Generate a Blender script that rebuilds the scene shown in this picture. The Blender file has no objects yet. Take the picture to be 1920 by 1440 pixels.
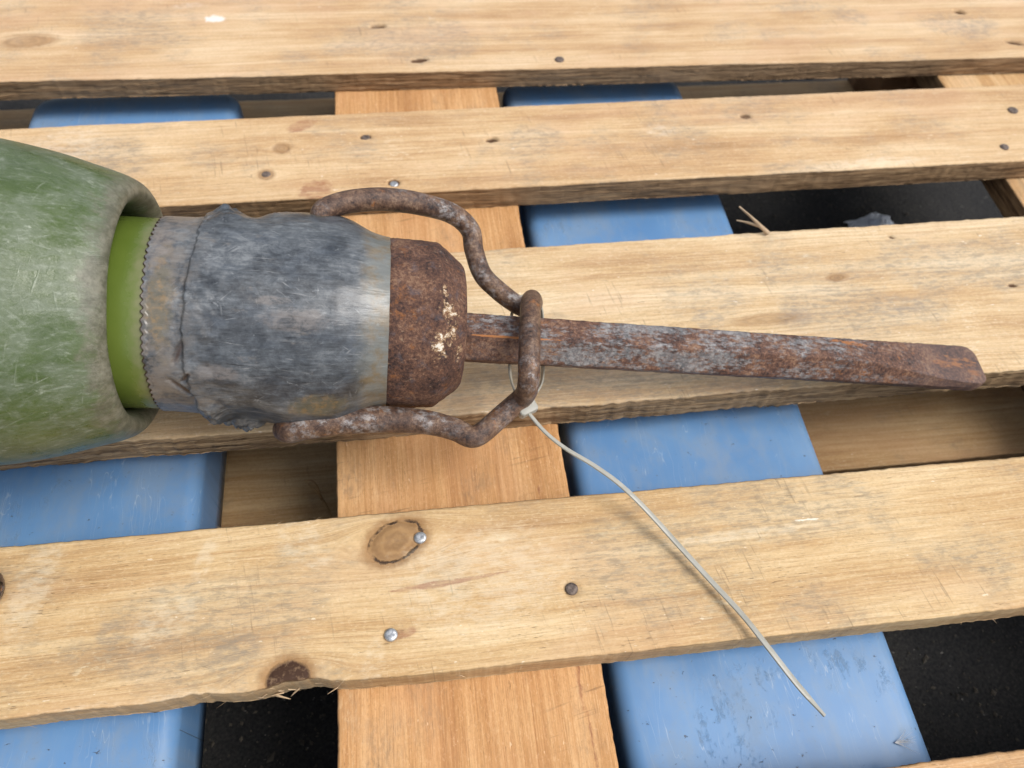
import bpy, math, random
import numpy as np
from mathutils import Matrix, Vector

# ------------------------------------------------------------------ camera, world, light
scene = bpy.context.scene
FPX = 1428.28                                    # focal length in pixels of a 1920 px wide picture
CAM = np.array([-0.012005, -0.383160, 0.418556])
CR = np.array([[0.99071606, 0.07752264, -0.11167776],
               [-0.12504438, 0.84197507, -0.52482558],
               [0.05334402, 0.53391781, 0.84385199]])
cam_d = bpy.data.cameras.new("camera")
cam = bpy.data.objects.new("camera", cam_d)
scene.collection.objects.link(cam)
cam_d.sensor_width = 36.0
cam_d.lens = FPX / 1920 * 36
cam_d.clip_start = 0.01
cam_d.clip_end = 100
m4 = Matrix.Identity(4)
for i in range(3):
    for j in range(3):
        m4[i][j] = CR[i][j]
    m4[i][3] = CAM[i]
cam.matrix_world = m4
cam_d.dof.use_dof = True
cam_d.dof.focus_distance = 0.415
cam_d.dof.aperture_fstop = 9.0
scene.camera = cam

SUN_EL, SUN_AZ = math.radians(57), math.radians(114)      # azimuth from +Y towards +X
world = bpy.data.worlds.new("World")
scene.world = world
world.use_nodes = True
wn, wl = world.node_tree.nodes, world.node_tree.links
wn.clear()
sky = wn.new("ShaderNodeTexSky")
sky.sky_type = 'NISHITA'
sky.sun_disc = False
sky.sun_elevation = SUN_EL
sky.sun_rotation = SUN_AZ
sky.dust_density = 3.0
sky.air_density = 1.0
hs = wn.new("ShaderNodeHueSaturation")
hs.inputs['Saturation'].default_value = 0.4
bg = wn.new("ShaderNodeBackground")
bg.inputs['Strength'].default_value = 0.15
wo = wn.new("ShaderNodeOutputWorld")
wl.new(sky.outputs[0], hs.inputs['Color'])
wl.new(hs.outputs[0], bg.inputs['Color'])
wl.new(bg.outputs[0], wo.inputs['Surface'])

sun_d = bpy.data.lights.new("sun", 'SUN')
sun_d.energy = 1.5
sun_d.angle = math.radians(25)
sun_d.color = (1.0, 0.96, 0.9)
sun = bpy.data.objects.new("sun", sun_d)
scene.collection.objects.link(sun)
sdir = Vector((math.sin(SUN_AZ) * math.cos(SUN_EL), math.cos(SUN_AZ) * math.cos(SUN_EL), math.sin(SUN_EL)))
sun.rotation_euler = sdir.to_track_quat('Z', 'Y').to_euler()
sun.location = (0, 0, 2)

vs = scene.view_settings
vs.view_transform = 'Standard'
vs.look = 'None'
vs.exposure = 0.45
vs.gamma = 1.0
vs.use_curve_mapping = False
scene.cycles.max_bounces = 7
scene.cycles.diffuse_bounces = 4

# ------------------------------------------------------------------ helpers
COL = scene.collection
rng = np.random.default_rng(7)
random.seed(7)


def at(px, py, z):
    """where the sight line through a pixel of the 1920x1440 photograph reaches height z"""
    d = CR @ np.array([(px - 960) / FPX, -(py - 720) / FPX, -1.0])
    return CAM + d * ((z - CAM[2]) / d[2])


_tab = rng.random((256, 256))


def vnoise(x, y, seed=0):
    x = np.asarray(x, float) + seed * 37.17
    y = np.asarray(y, float) + seed * 91.73
    xi, yi = np.floor(x).astype(int), np.floor(y).astype(int)
    fx, fy = x - xi, y - yi
    fx, fy = fx * fx * (3 - 2 * fx), fy * fy * (3 - 2 * fy)
    g = lambda a, b: _tab[a & 255, b & 255]
    return ((g(xi, yi) * (1 - fx) + g(xi + 1, yi) * fx) * (1 - fy)
            + (g(xi, yi + 1) * (1 - fx) + g(xi + 1, yi + 1) * fx) * fy) * 2 - 1


def fbm(x, y, seed=0, oct=3):
    r, a = 0, 1.0
    for o in range(oct):
        r = r + a * vnoise(x * 2 ** o, y * 2 ** o, seed + o * 11)
        a *= 0.5
    return r / 1.75


def sstep(a, b, x):
    t = np.clip((np.asarray(x, float) - a) / (b - a), 0, 1)
    return t * t * (3 - 2 * t)


def mesh_obj(name, verts, faces, mat, parent=None, smooth=True, attrs=None, mat_idx=None):
    me = bpy.data.meshes.new(name)
    me.from_pydata([tuple(v) for v in np.asarray(verts).tolist()], [], faces)
    for m in (mat if isinstance(mat, (list, tuple)) else [mat]):
        me.materials.append(m)
    me.polygons.foreach_set("use_smooth", [smooth] * len(me.polygons))
    if mat_idx is not None:
        me.polygons.foreach_set("material_index", mat_idx)
    for k, v in (attrs or {}).items():
        a = me.attributes.new(k, 'FLOAT', 'POINT')
        a.data.foreach_set("value", np.asarray(v, np.float32).ravel())
    me.update()
    o = bpy.data.objects.new(name, me)
    COL.objects.link(o)
    if parent is not None:
        o.parent = parent
    return o


def empty(name, loc=(0, 0, 0)):
    o = bpy.data.objects.new(name, None)
    o.empty_display_size = 0.05
    o.location = loc
    COL.objects.link(o)
    return o


def tag(o, label=None, cat=None, group=None, kind=None):
    for k, v in (("label", label), ("category", cat), ("group", group), ("kind", kind)):
        if v:
            o[k] = v
    return o


def grid_faces(nr, nc, closed_c=True, closed_r=False):
    """faces of an nr x nc vertex grid (index r*nc + c)"""
    f = []
    rr = nr if closed_r else nr - 1
    cc = nc if closed_c else nc - 1
    r = np.repeat(np.arange(rr), cc)
    c = np.tile(np.arange(cc), rr)
    r2, c2 = (r + 1) % nr, (c + 1) % nc
    return np.stack([r * nc + c, r * nc + c2, r2 * nc + c2, r2 * nc + c], 1).tolist()


def catmull(P, n):
    """smooth curve through points, n samples evenly by length"""
    P = np.asarray(P, float)
    Q = np.vstack([2 * P[0] - P[1], P, 2 * P[-1] - P[-2]])
    out = []
    for i in range(1, len(Q) - 2):
        p0, p1, p2, p3 = Q[i - 1:i + 3]
        t = np.linspace(0, 1, 24, endpoint=False)[:, None]
        out.append(0.5 * ((2 * p1) + (-p0 + p2) * t + (2 * p0 - 5 * p1 + 4 * p2 - p3) * t ** 2
                          + (-p0 + 3 * p1 - 3 * p2 + p3) * t ** 3))
    out.append(P[-1:])
    C = np.vstack(out)
    s = np.concatenate([[0], np.cumsum(np.linalg.norm(np.diff(C, axis=0), axis=1))])
    u = np.linspace(0, s[-1], n)
    return np.stack([np.interp(u, s, C[:, k]) for k in range(3)], 1)


def frames(C, ref=None):
    T = np.gradient(C, axis=0)
    T /= np.linalg.norm(T, axis=1)[:, None]
    N = np.zeros_like(C)
    n = np.array([0, 0, 1.0]) if ref is None else np.asarray(ref, float)
    n = n - T[0] * (n @ T[0])
    for i in range(len(C)):
        n = n - T[i] * (n @ T[i])
        n /= np.linalg.norm(n)
        N[i] = n
    return T, N, np.cross(T, N)


def tube(name, C, R, mat, parent, nc=20, seed=0, rough=0.0, attrs=None):
    """round bar along curve C with radius array R"""
    T, N, B = frames(C)
    th = np.linspace(0, 2 * np.pi, nc, endpoint=False)
    R = np.broadcast_to(np.asarray(R, float), (len(C),))
    s = np.concatenate([[0], np.cumsum(np.linalg.norm(np.diff(C, axis=0), axis=1))])
    rr = R[:, None] * np.ones(nc)
    if rough:
        rr = rr + rough * fbm(s[:, None] * 90 + 0 * th, 3 * np.cos(th)[None] + 2 * np.sin(th)[None], seed)
    V = C[:, None] + rr[..., None] * (np.cos(th)[None, :, None] * N[:, None] + np.sin(th)[None, :, None] * B[:, None])
    V = V.reshape(-1, 3)
    n = len(V)
    F = grid_faces(len(C), nc)
    F += [[i, (i + 1) % nc, n] for i in range(nc)][::1]
    b = (len(C) - 1) * nc
    F += [[b + (i + 1) % nc, b + i, n + 1] for i in range(nc)]
    V = np.vstack([V, C[0] - T[0] * R[0] * .25, C[-1] + T[-1] * R[-1] * .25])
    return mesh_obj(name, V, F, mat, parent)


# ------------------------------------------------------------------ node helpers
class NT:
    def __init__(self, name):
        self.m = bpy.data.materials.new(name)
        self.m.use_nodes = True
        self.t = self.m.node_tree
        self.t.nodes.clear()
        self.out = self.t.nodes.new("ShaderNodeOutputMaterial")
        self.b = self.t.nodes.new("ShaderNodeBsdfPrincipled")
        self.t.links.new(self.b.outputs[0], self.out.inputs[0])
        self.tc = self.t.nodes.new("ShaderNodeTexCoord")
        self.obj = self.tc.outputs['Object']

    def put(self, sock, v):
        if isinstance(v, bpy.types.NodeSocket):
            self.t.links.new(v, sock)
        elif v is not None:
            if sock.type == 'RGBA' and len(v) == 3:
                v = (*v, 1)
            sock.default_value = v

    def math(self, op, a, b=None, c=None, clamp=False):
        n = self.t.nodes.new("ShaderNodeMath")
        n.operation = op
        n.use_clamp = clamp
        for i, v in enumerate((a, b, c)):
            self.put(n.inputs[i], v)
        return n.outputs[0]

    def mul(self, a, b): return self.math('MULTIPLY', a, b)
    def add(self, a, b): return self.math('ADD', a, b)
    def sub(self, a, b): return self.math('SUBTRACT', a, b)
    def mx(self, a, b): return self.math('MAXIMUM', a, b)
    def mn(self, a, b): return self.math('MINIMUM', a, b)

    def step(self, a, b, v):
        """smoothstep from a to b"""
        n = self.t.nodes.new("ShaderNodeMapRange")
        n.interpolation_type = 'SMOOTHSTEP'
        self.put(n.inputs[0], v)
        lo, hi, t0, t1 = (a, b, 0., 1.) if a < b else (b, a, 1., 0.)
        n.inputs[1].default_value = lo
        n.inputs[2].default_value = hi
        n.inputs[3].default_value = t0
        n.inputs[4].default_value = t1
        return n.outputs[0]

    def mix(self, f, a, b, mode='MIX'):
        n = self.t.nodes.new("ShaderNodeMix")
        n.data_type = 'RGBA'
        n.blend_type = mode
        self.put(n.inputs[0], f)
        self.put(n.inputs[6], a)
        self.put(n.inputs[7], b)
        return n.outputs[2]

    def xyz(self, v):
        n = self.t.nodes.new("ShaderNodeSeparateXYZ")
        self.put(n.inputs[0], v)
        return n.outputs

    def vec(self, x, y, z):
        n = self.t.nodes.new("ShaderNodeCombineXYZ")
        for i, v in enumerate((x, y, z)):
            self.put(n.inputs[i], v)
        return n.outputs[0]

    def vm(self, op, a, b):
        n = self.t.nodes.new("ShaderNodeVectorMath")
        n.operation = op
        self.put(n.inputs[0], a)
        self.put(n.inputs[1], b)
        return n.outputs[0]

    def scale(self, v, s): return self.vm('MULTIPLY', v, s)

    def noise(self, v, scale=1.0, detail=3.0, rough=0.55, dist=0.0, col=False):
        n = self.t.nodes.new("ShaderNodeTexNoise")
        self.put(n.inputs['Vector'], v)
        n.inputs['Scale'].default_value = scale
        n.inputs['Detail'].default_value = detail
        n.inputs['Roughness'].default_value = rough
        n.inputs['Distortion'].default_value = dist
        return n.outputs['Color' if col else 'Fac']

    def voro(self, v, scale, feature='F1', out='Distance'):
        n = self.t.nodes.new("ShaderNodeTexVoronoi")
        n.feature = feature
        self.put(n.inputs['Vector'], v)
        n.inputs['Scale'].default_value = scale
        return n.outputs[out]

    def attr(self, name):
        n = self.t.nodes.new("ShaderNodeAttribute")
        n.attribute_name = name
        return n.outputs['Fac']

    def ramp(self, v, stops):
        n = self.t.nodes.new("ShaderNodeValToRGB")
        e = n.color_ramp.elements
        while len(e) < len(stops):
            e.new(0.5)
        for el, (p, c) in zip(e, stops):
            el.position = p
            el.color = (*c, 1)
        self.put(n.inputs[0], v)
        return n.outputs[0]

    def bump(self, h, dist, strength=1.0):
        n = self.t.nodes.new("ShaderNodeBump")
        n.inputs['Strength'].default_value = strength
        n.inputs['Distance'].default_value = dist
        self.put(n.inputs['Height'], h)
        self.t.links.new(n.outputs[0], self.b.inputs['Normal'])

    def done(self, color=None, rough=None, metal=None, spec=None):
        self.put(self.b.inputs['Base Color'], color)
        self.put(self.b.inputs['Roughness'], rough)
        self.put(self.b.inputs['Metallic'], metal)
        self.put(self.b.inputs['Specular IOR Level'], spec)
        return self.m

    def hairs(self, v, along, across, width=0.02, warp=0.0, wscale=20):
        """thin curved scratches: iso-lines of a stretched noise, broken up by another"""
        if warp:
            w = self.noise(v, wscale, 2, .5, col=True)
            v = self.vm('ADD', v, self.scale(self.vm('SUBTRACT', w, (.5, .5, .5)), (warp,) * 3))
        n = self.noise(self.scale(v, (along, across, across)), 1, 1, .4)
        line = self.step(width, 0, self.math('ABSOLUTE', self.sub(n, .5)))
        br = self.step(.5, .62, self.noise(self.scale(v, (along * 1.7, across * .25, across * .25)), 1, 2, .6))
        return self.mul(line, br)


# ------------------------------------------------------------------ materials
def wood_material():
    n = NT("sawn_softwood")
    oi = n.t.nodes.new("ShaderNodeObjectInfo")
    tint, rnd = oi.outputs['Color'], n.mul(oi.outputs['Random'], 40.0)
    x, y, z = n.xyz(n.obj)
    psi = n.attr("psi")
    side = n.attr("side")
    # growth bands and fibres run along local x and across psi
    band = n.noise(n.vec(n.mul(x, 3.0), n.mul(psi, 75.0), rnd), 1, 2.5, .5)
    late = n.noise(n.vec(n.mul(x, 5.0), n.mul(psi, 420.0), rnd), 1, 2, .55)
    fib = n.noise(n.vec(n.mul(x, 45.0), n.mul(psi, 1700.0), rnd), 1, 3, .65)
    pore = n.noise(n.vec(n.mul(x, 150.0), n.mul(psi, 1500.0), n.add(rnd, 5)), 1, 2, .6)
    blot = n.noise(n.vec(n.mul(x, 9.0), n.mul(psi, 26.0), n.add(rnd, 9)), 1, 3, .55)
    f = n.add(n.mul(band, .55), n.add(n.mul(late, .30), n.mul(blot, .55)))
    col = n.ramp(f, [(.52, (.72, .57, .385)), (.65, (.635, .47, .285)), (.75, (.55, .375, .205)), (.87, (.43, .27, .14))])
    gfreq = n.add(n.mul(psi, 230.0), n.mul(n.noise(n.vec(n.mul(x, 2.2), n.mul(psi, 22.0), n.add(rnd, 40)), 1, 2, .5), 7.0))
    saw_ = n.math('FRACT', gfreq)
    gl = n.mul(n.step(.35, .93, saw_), n.step(1.0, .94, saw_))
    gl = n.mul(gl, n.step(.36, .62, n.noise(n.vec(n.mul(x, 6.0), n.mul(psi, 45.0), n.add(rnd, 41)), 1, 3, .6)))
    col = n.mix(n.mul(gl, .40), col, (.43, .265, .135))
    col = n.mix(n.mul(n.step(.48, .74, fib), .52), col, (.33, .215, .115))
    col = n.mix(n.mul(n.step(.50, .28, fib), .42), col, (.76, .63, .46))
    fuzz = n.noise(n.vec(n.mul(x, 420.0), n.mul(y, 800.0), rnd), 1, 3, .7)
    col = n.mix(n.mul(n.step(.52, .72, fuzz), .34), col, (.30, .21, .13))
    col = n.mix(n.mul(n.step(.47, .30, fuzz), .30), col, (.78, .68, .54))
    pink = n.step(.48, .66, n.noise(n.vec(n.mul(x, 7.0), n.mul(y, 18.0), n.add(rnd, 15)), 1, 3, .6))
    col = n.mix(n.mul(pink, .30), col, (.58, .385, .255))
    # grey handling dirt, patchy, with dark specks that follow the fibres
    dpatch = n.step(.50, .70, n.add(n.noise(n.vec(n.mul(x, 16.0), n.mul(y, 22.0), n.add(rnd, 3)), 1, 4, .62), n.mul(n.attr("dirt"), .3)))
    dfine = n.step(.42, .66, n.noise(n.vec(n.mul(x, 130.0), n.mul(y, 420.0), n.add(rnd, 4)), 1, 4, .7))
    col = n.mix(n.mul(n.mul(dpatch, dfine), .56), col, (.235, .20, .16))
    col = n.mix(n.mul(dpatch, .16), col, (.35, .32, .28))
    speck = n.mul(n.step(.66, .74, pore), n.step(.40, .62, n.noise(n.vec(n.mul(x, 22.0), n.mul(y, 30.0), n.add(rnd, 6)), 1, 3, .6)))
    col = n.mix(n.mul(speck, .6), col, (.13, .085, .05))
    # blade marks across the grain
    saw = n.noise(n.vec(n.mul(n.add(x, n.mul(y, .18)), 620.0), n.mul(y, 42.0), n.add(rnd, 7)), 1, 2, .5)
    sawm = n.mul(n.step(.60, .74, saw), n.step(.52, .66, n.noise(n.vec(n.mul(x, 14.0), n.mul(y, 20.0), n.add(rnd, 8)), 1, 2, .5)))
    col = n.mix(n.mul(sawm, .5), col, (.20, .14, .085))
    # pale rubbed spots
    rub = n.mul(n.step(.58, .72, n.noise(n.vec(n.mul(x, 26.0), n.mul(y, 34.0), n.add(rnd, 11)), 1, 4, .65)), n.step(.45, .7, dfine))
    col = n.mix(n.mul(rub, .5), col, (.76, .66, .50))
    fleck = n.step(.735, .775, n.noise(n.vec(n.mul(x, 160.0), n.mul(y, 420.0), n.add(rnd, 12)), 1, 2, .5))
    col = n.mix(n.mul(fleck, .55), col, (.86, .80, .70))
    # knots
    wob = n.mul(n.sub(n.noise(n.obj, 150, 4, .65), .5), .42)
    kr0 = n.attr("krho")
    kr = n.add(kr0, wob)
    kdark = n.attr("kdark")
    inside = n.mul(n.step(1.06, .90, kr), n.add(.30, n.mul(kdark, .70)))
    halo = n.step(1.62, 1.05, n.add(kr0, n.mul(wob, 1.6)))
    rings = n.math('SINE', n.add(n.mul(kr, 15.0), n.mul(n.noise(n.obj, 220, 3, .6), 5.0)))
    kin = n.mix(n.add(.42, n.mul(rings, .42)), (.42, .26, .125), (.17, .09, .042))
    kin = n.mix(n.mul(n.step(.52, .68, n.noise(n.obj, 120, 5, .7)), .7), kin, (.12, .075, .05))
    kin = n.mix(kdark, kin, n.mix(n.step(.5, .72, n.noise(n.obj, 260, 4, .7)), (.055, .028, .018), (.20, .13, .085)))
    col = n.mix(n.mul(halo, n.add(.36, n.mul(n.mx(kdark, n.attr('kring')), .36))), col, (.27, .145, .062))
    col = n.mix(inside, col, kin)
    ringm = n.mul(n.step(.10, .015, n.math('ABSOLUTE', n.sub(kr, 1.0))), n.attr("kring"))
    ringm = n.mul(ringm, n.step(.38, .52, n.noise(n.obj, 75, 3, .6)))
    col = n.mix(n.mul(ringm, .9), col, (.035, .022, .02))
    # marks with a shape of their own
    edge = n.mul(n.sub(n.noise(n.obj, 210, 4, .65), .5), .9)
    wm = n.mul(n.step(.42, .80, n.add(n.attr("white"), n.mul(edge, 1.5))), .85)
    rm = n.step(.32, .62, n.add(n.attr("red"), edge))
    gm = n.step(.30, .70, n.add(n.attr("grey"), edge))
    brk = n.step(.36, .62, n.noise(n.vec(n.mul(x, 110.0), n.mul(y, 260.0), n.add(rnd, 31)), 1, 4, .7))
    col = n.mix(n.mul(n.mul(gm, brk), .42), col, (.235, .215, .20))
    pm = n.mul(n.step(.25, .75, n.add(n.attr("pale"), edge)), brk)
    col = n.mix(n.mul(pm, .34), col, (.76, .70, .60))
    col = n.mix(n.mul(n.mul(rm, n.add(.35, n.mul(brk, .65))), .6), col, (.27, .10, .06))
    col = n.mix(wm, col, (.80, .79, .77))
    # sawn, weathered sides; ramp also darkened to stand in for weak light there
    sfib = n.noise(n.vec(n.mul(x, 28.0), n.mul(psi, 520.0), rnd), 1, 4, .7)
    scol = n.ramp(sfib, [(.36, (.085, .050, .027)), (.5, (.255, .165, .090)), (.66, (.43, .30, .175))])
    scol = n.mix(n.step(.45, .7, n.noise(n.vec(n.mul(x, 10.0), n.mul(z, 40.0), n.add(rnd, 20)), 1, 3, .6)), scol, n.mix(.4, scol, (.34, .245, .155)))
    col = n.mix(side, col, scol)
    hole = n.attr("hole")
    col = n.mix(n.step(.12, .6, n.add(hole, n.mul(edge, .3))), col, (.10, .055, .03))
    col = n.mix(1.0, col, tint, 'MULTIPLY')
    h = n.add(n.add(n.mul(fib, .6), n.mul(late, .5)), n.add(n.mul(speck, -.5), n.mul(saw, .35)))
    h = n.add(h, n.mul(side, n.mul(sfib, 2.2)))
    h = n.sub(h, n.mul(ringm, 1.2))
    n.bump(h, .00075, .75)
    return n.done(col, n.add(.62, n.mul(fib, .2)), 0.0, .25)


def blue_material():
    n = NT("scuffed_blue_paint")
    v = n.obj
    x, y, z = n.xyz(v)
    fade = n.noise(v, 14, 4, .6)
    col = n.ramp(fade, [(.3, (.110, .245, .475)), (.55, (.135, .280, .51)), (.75, (.185, .325, .53))])
    wip = n.noise(n.vec(n.mul(x, 90.0), n.mul(y, 16.0), z), 1, 5, .7)
    col = n.mix(n.mul(n.step(.46, .72, wip), .30), col, (.24, .315, .41))
    dusty = n.step(.44, .66, n.noise(n.vec(n.mul(x, 24.0), n.mul(y, 15.0), 11.0), 1, 6, .72))
    col = n.mix(n.mul(dusty, .38), col, (.25, .295, .34))
    mud = n.mul(n.step(.53, .64, n.noise(n.vec(n.mul(x, 120.0), n.mul(y, 60.0), 3.0), 1, 6, .78)), n.step(.46, .60, n.noise(v, 13, 3, .6)))
    col = n.mix(n.mul(mud, .26), col, (.17, .185, .17))
    fsp = n.step(.60, .70, n.noise(n.vec(n.mul(x, 300.0), n.mul(y, 260.0), 17.0), 1, 4, .7))
    col = n.mix(n.mul(n.mul(fsp, dusty), .5), col, (.16, .17, .16))
    chips = n.step(.675, .70, n.noise(n.vec(n.mul(x, 150.0), n.mul(y, 230.0), 7.0), 1, 4, .65))
    col = n.mix(n.mul(chips, .75), col, (.07, .065, .055))
    hair = n.hairs(n.vec(y, x, z), 16, 260, .012, .01, 30)
    col = n.mix(n.mul(hair, .45), col, (.45, .52, .6))
    n.bump(n.add(n.mul(fade, .4), n.add(n.mul(chips, -.6), n.mul(mud, .5))), .0006, .6)
    return n.done(col, n.add(.34, n.mul(n.mx(mud, n.mul(dusty, .6)), .35)), 0.0, .5)


def polar(n, scale_u=1.0):
    """coordinates on a turned surface: along the axis and round it, in metres"""
    x, y, z = n.xyz(n.obj)
    return x, n.attr("arc")


def streak(n, u, w, ang, along, across, lo, hi, seed, mlo=.46, mhi=.62, mscale=45.0):
    """straight scuff strokes in one direction, gathered in patches"""
    c, s_ = math.cos(ang), math.sin(ang)
    a = n.add(n.mul(u, c), n.mul(w, s_))
    b = n.sub(n.mul(w, c), n.mul(u, s_))
    k = n.noise(n.vec(n.mul(a, along), n.mul(b, across), seed), 1, 2, .5)
    m = n.noise(n.vec(n.mul(u, mscale), n.mul(w, mscale), seed + 3.3), 1, 3, .6)
    return n.mul(n.step(lo, hi, k), n.step(mlo, mhi, m))


def shell_material():
    n = NT("scuffed_green_plastic")
    v = n.obj
    u, w = polar(n)
    x = u
    base = n.ramp(n.noise(v, 26, 5, .65), [(.32, (.046, .074, .019)), (.55, (.068, .101, .030)), (.75, (.095, .125, .050))])
    h1 = n.noise(n.vec(n.mul(u, 42.0), n.mul(w, 60.0), 2.0), 1, 8, .78, .3)
    haze = n.step(.40, .62, h1)
    col = n.mix(n.mul(haze, .48), base, (.165, .19, .145))
    fine = n.step(.50, .64, n.noise(n.vec(n.mul(u, 210.0), n.mul(w, 420.0), 4.0), 1, 5, .78))
    col = n.mix(n.mul(n.mul(fine, n.add(.25, n.mul(haze, .75))), .40), col, (.33, .36, .29))
    sc = None
    for (an, al, ac, sd, amt) in ((-.25, 38, 620, 1.0, 1.), (-.55, 45, 560, 7.0, 1.), (.2, 40, 700, 13.0, .8), (1.35, 60, 520, 19.0, .9), (1.75, 60, 600, 25.0, .7), (.9, 70, 600, 31.0, .6)):
        k = n.mul(streak(n, u, w, an, al, ac, .60, .74, sd, .50, .68), amt)
        sc = k if sc is None else n.mx(sc, k)
    col = n.mix(n.mul(sc, .32), col, (.42, .45, .38))
    dab = n.mul(n.step(.60, .70, n.noise(n.vec(n.mul(u, 75.0), n.mul(w, 105.0), 9.0), 1, 5, .75, .5)), .5)
    col = n.mix(dab, col, (.40, .43, .35))
    dark = n.step(.62, .74, n.noise(n.vec(n.mul(u, 60.0), n.mul(w, 80.0), 14.0), 1, 4, .7))
    col = n.mix(n.mul(dark, .4), col, (.07, .085, .04))
    # grime rubbed into the rolled mouth
    lip = n.step(.034, .045, n.add(x, n.mul(n.sub(n.noise(v, 90, 6, .75), .5), .034)))
    gr = n.mix(n.step(.38, .64, n.noise(v, 170, 6, .78)), (.085, .078, .055), (.19, .175, .135))
    col = n.mix(n.mul(lip, .8), col, gr)
    n.bump(n.add(n.mul(haze, .3), n.add(n.mul(sc, .5), n.mul(n.noise(v, 420, 4, .65), .5))), .0005, .6)
    return n.done(col, n.add(.27, n.mul(n.mx(n.mul(haze, .7), lip), .22)), 0.0, .55)


def barrel_material():
    n = NT("glossy_green_paint")
    v = n.obj
    x, y, z = n.xyz(v)
    col = n.ramp(n.noise(v, 30, 3, .5), [(.3, (.085, .125, .018)), (.7, (.115, .158, .028))])
    dust = n.mul(n.step(.050, .060, n.add(x, n.mul(n.sub(n.noise(v, 160, 4, .65), .5), .012))), .65)
    col = n.mix(dust, col, (.22, .20, .12))
    n.bump(n.noise(v, 300, 2, .5), .0001, .4)
    return n.done(col, n.add(.26, n.mul(dust, .4)), 0.0, .5)


def rubber_material():
    n = NT("worn_black_rubber")
    v = n.obj
    u, w = polar(n)
    x = u
    big = n.noise(n.vec(n.mul(u, 30.0), n.mul(w, 42.0), 1.0), 1, 3, .5, .4)
    mid = n.noise(n.vec(n.mul(u, 130.0), n.mul(w, 170.0), 6.0), 1, 6, .74, .4)
    grain = n.noise(n.vec(n.mul(u, 95.0), n.mul(w, 620.0), 2.0), 1, 5, .74)
    fuzz = n.noise(v, 700, 3, .6)
    f = n.add(n.mul(big, .34), n.add(n.mul(mid, .32), n.add(n.mul(grain, .26), n.mul(fuzz, .08))))
    col = n.ramp(f, [(.40, (.020, .023, .027)), (.468, (.050, .056, .063)), (.525, (.088, .098, .108)), (.60, (.175, .187, .195))])
    patch = n.step(.50, .60, n.noise(n.vec(n.mul(u, 46.0), n.mul(w, 62.0), 41.0), 1, 7, .70, .6))
    col = n.mix(n.mul(patch, .40), col, n.mix(n.step(.42, .62, mid), (.014, .018, .024), (.065, .076, .090)))
    dab = n.step(.60, .68, n.noise(n.vec(n.mul(u, 120.0), n.mul(w, 190.0), 47.0), 1, 6, .74, .8))
    col = n.mix(n.mul(dab, .55), col, (.26, .275, .285))
    blue = n.step(.50, .66, n.noise(n.vec(n.mul(u, 60.0), n.mul(w, 90.0), 21.0), 1, 4, .65))
    col = n.mix(n.mul(blue, .22), col, (.075, .095, .125))
    sc = None
    for (an, al, ac, sd, amt) in ((.0, 32, 900, 1.0, 1.), (.12, 30, 800, 5.0, 1.), (-.2, 45, 800, 11.0, .9), (.65, 70, 800, 17.0, .8), (-.7, 70, 750, 23.0, .7), (1.4, 90, 600, 29.0, .5)):
        k = n.mul(streak(n, u, w, an, al, ac, .62, .76, sd, .50, .66, 60.0), amt)
        sc = k if sc is None else n.mx(sc, k)
    col = n.mix(n.mul(sc, .55), col, (.36, .37, .37))
    dk = streak(n, u, w, .05, 26, 520, .64, .70, 37.0, .5, .62)
    col = n.mix(n.mul(dk, .75), col, (.014, .016, .019))
    # brown dust by the green barrel and along the steel edge
    nz = n.sub(n.noise(v, 150, 5, .72), .5)
    dust = n.mul(n.step(.090, .064, n.add(x, n.mul(n.sub(n.noise(v, 60, 4, .65), .5), .036))), n.step(.36, .6, n.noise(v, 110, 5, .7)))
    col = n.mix(n.mul(dust, .62), col, (.22, .185, .15))
    edge = n.step(.157, .170, n.add(x, n.mul(n.sub(n.noise(v, 70, 5, .7), .5), .020)))
    col = n.mix(n.mul(edge, n.add(.45, n.mul(grain, .3))), col, n.mix(n.step(.42, .62, n.noise(v, 90, 4, .65)), (.20, .205, .18), (.215, .155, .075)))
    tan = n.mul(n.step(.60, .72, n.noise(n.vec(n.mul(u, 50.0), n.mul(w, 100.0), 33.0), 1, 5, .7)), .5)
    col = n.mix(tan, col, (.20, .175, .15))
    pk = n.mul(n.step(.25, .85, n.add(n.attr("pink"), n.mul(nz, 1.5))), n.step(.30, .55, mid))
    col = n.mix(n.mul(pk, .45), col, (.235, .20, .175))
    och = n.step(.25, .9, n.add(n.attr("ochre"), n.mul(nz, 1.7)))
    col = n.mix(n.mul(och, .55), col, n.mix(n.step(.45, .65, n.noise(v, 210, 4, .7)), (.12, .105, .06), (.26, .16, .05)))
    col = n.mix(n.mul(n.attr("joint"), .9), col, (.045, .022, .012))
    n.bump(n.add(n.mul(grain, .7), n.add(n.mul(sc, .3), n.mul(fuzz, .15))), .00045, .5)
    return n.done(col, n.add(.20, n.mul(grain, .24)), 0.0, .65)


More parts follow.
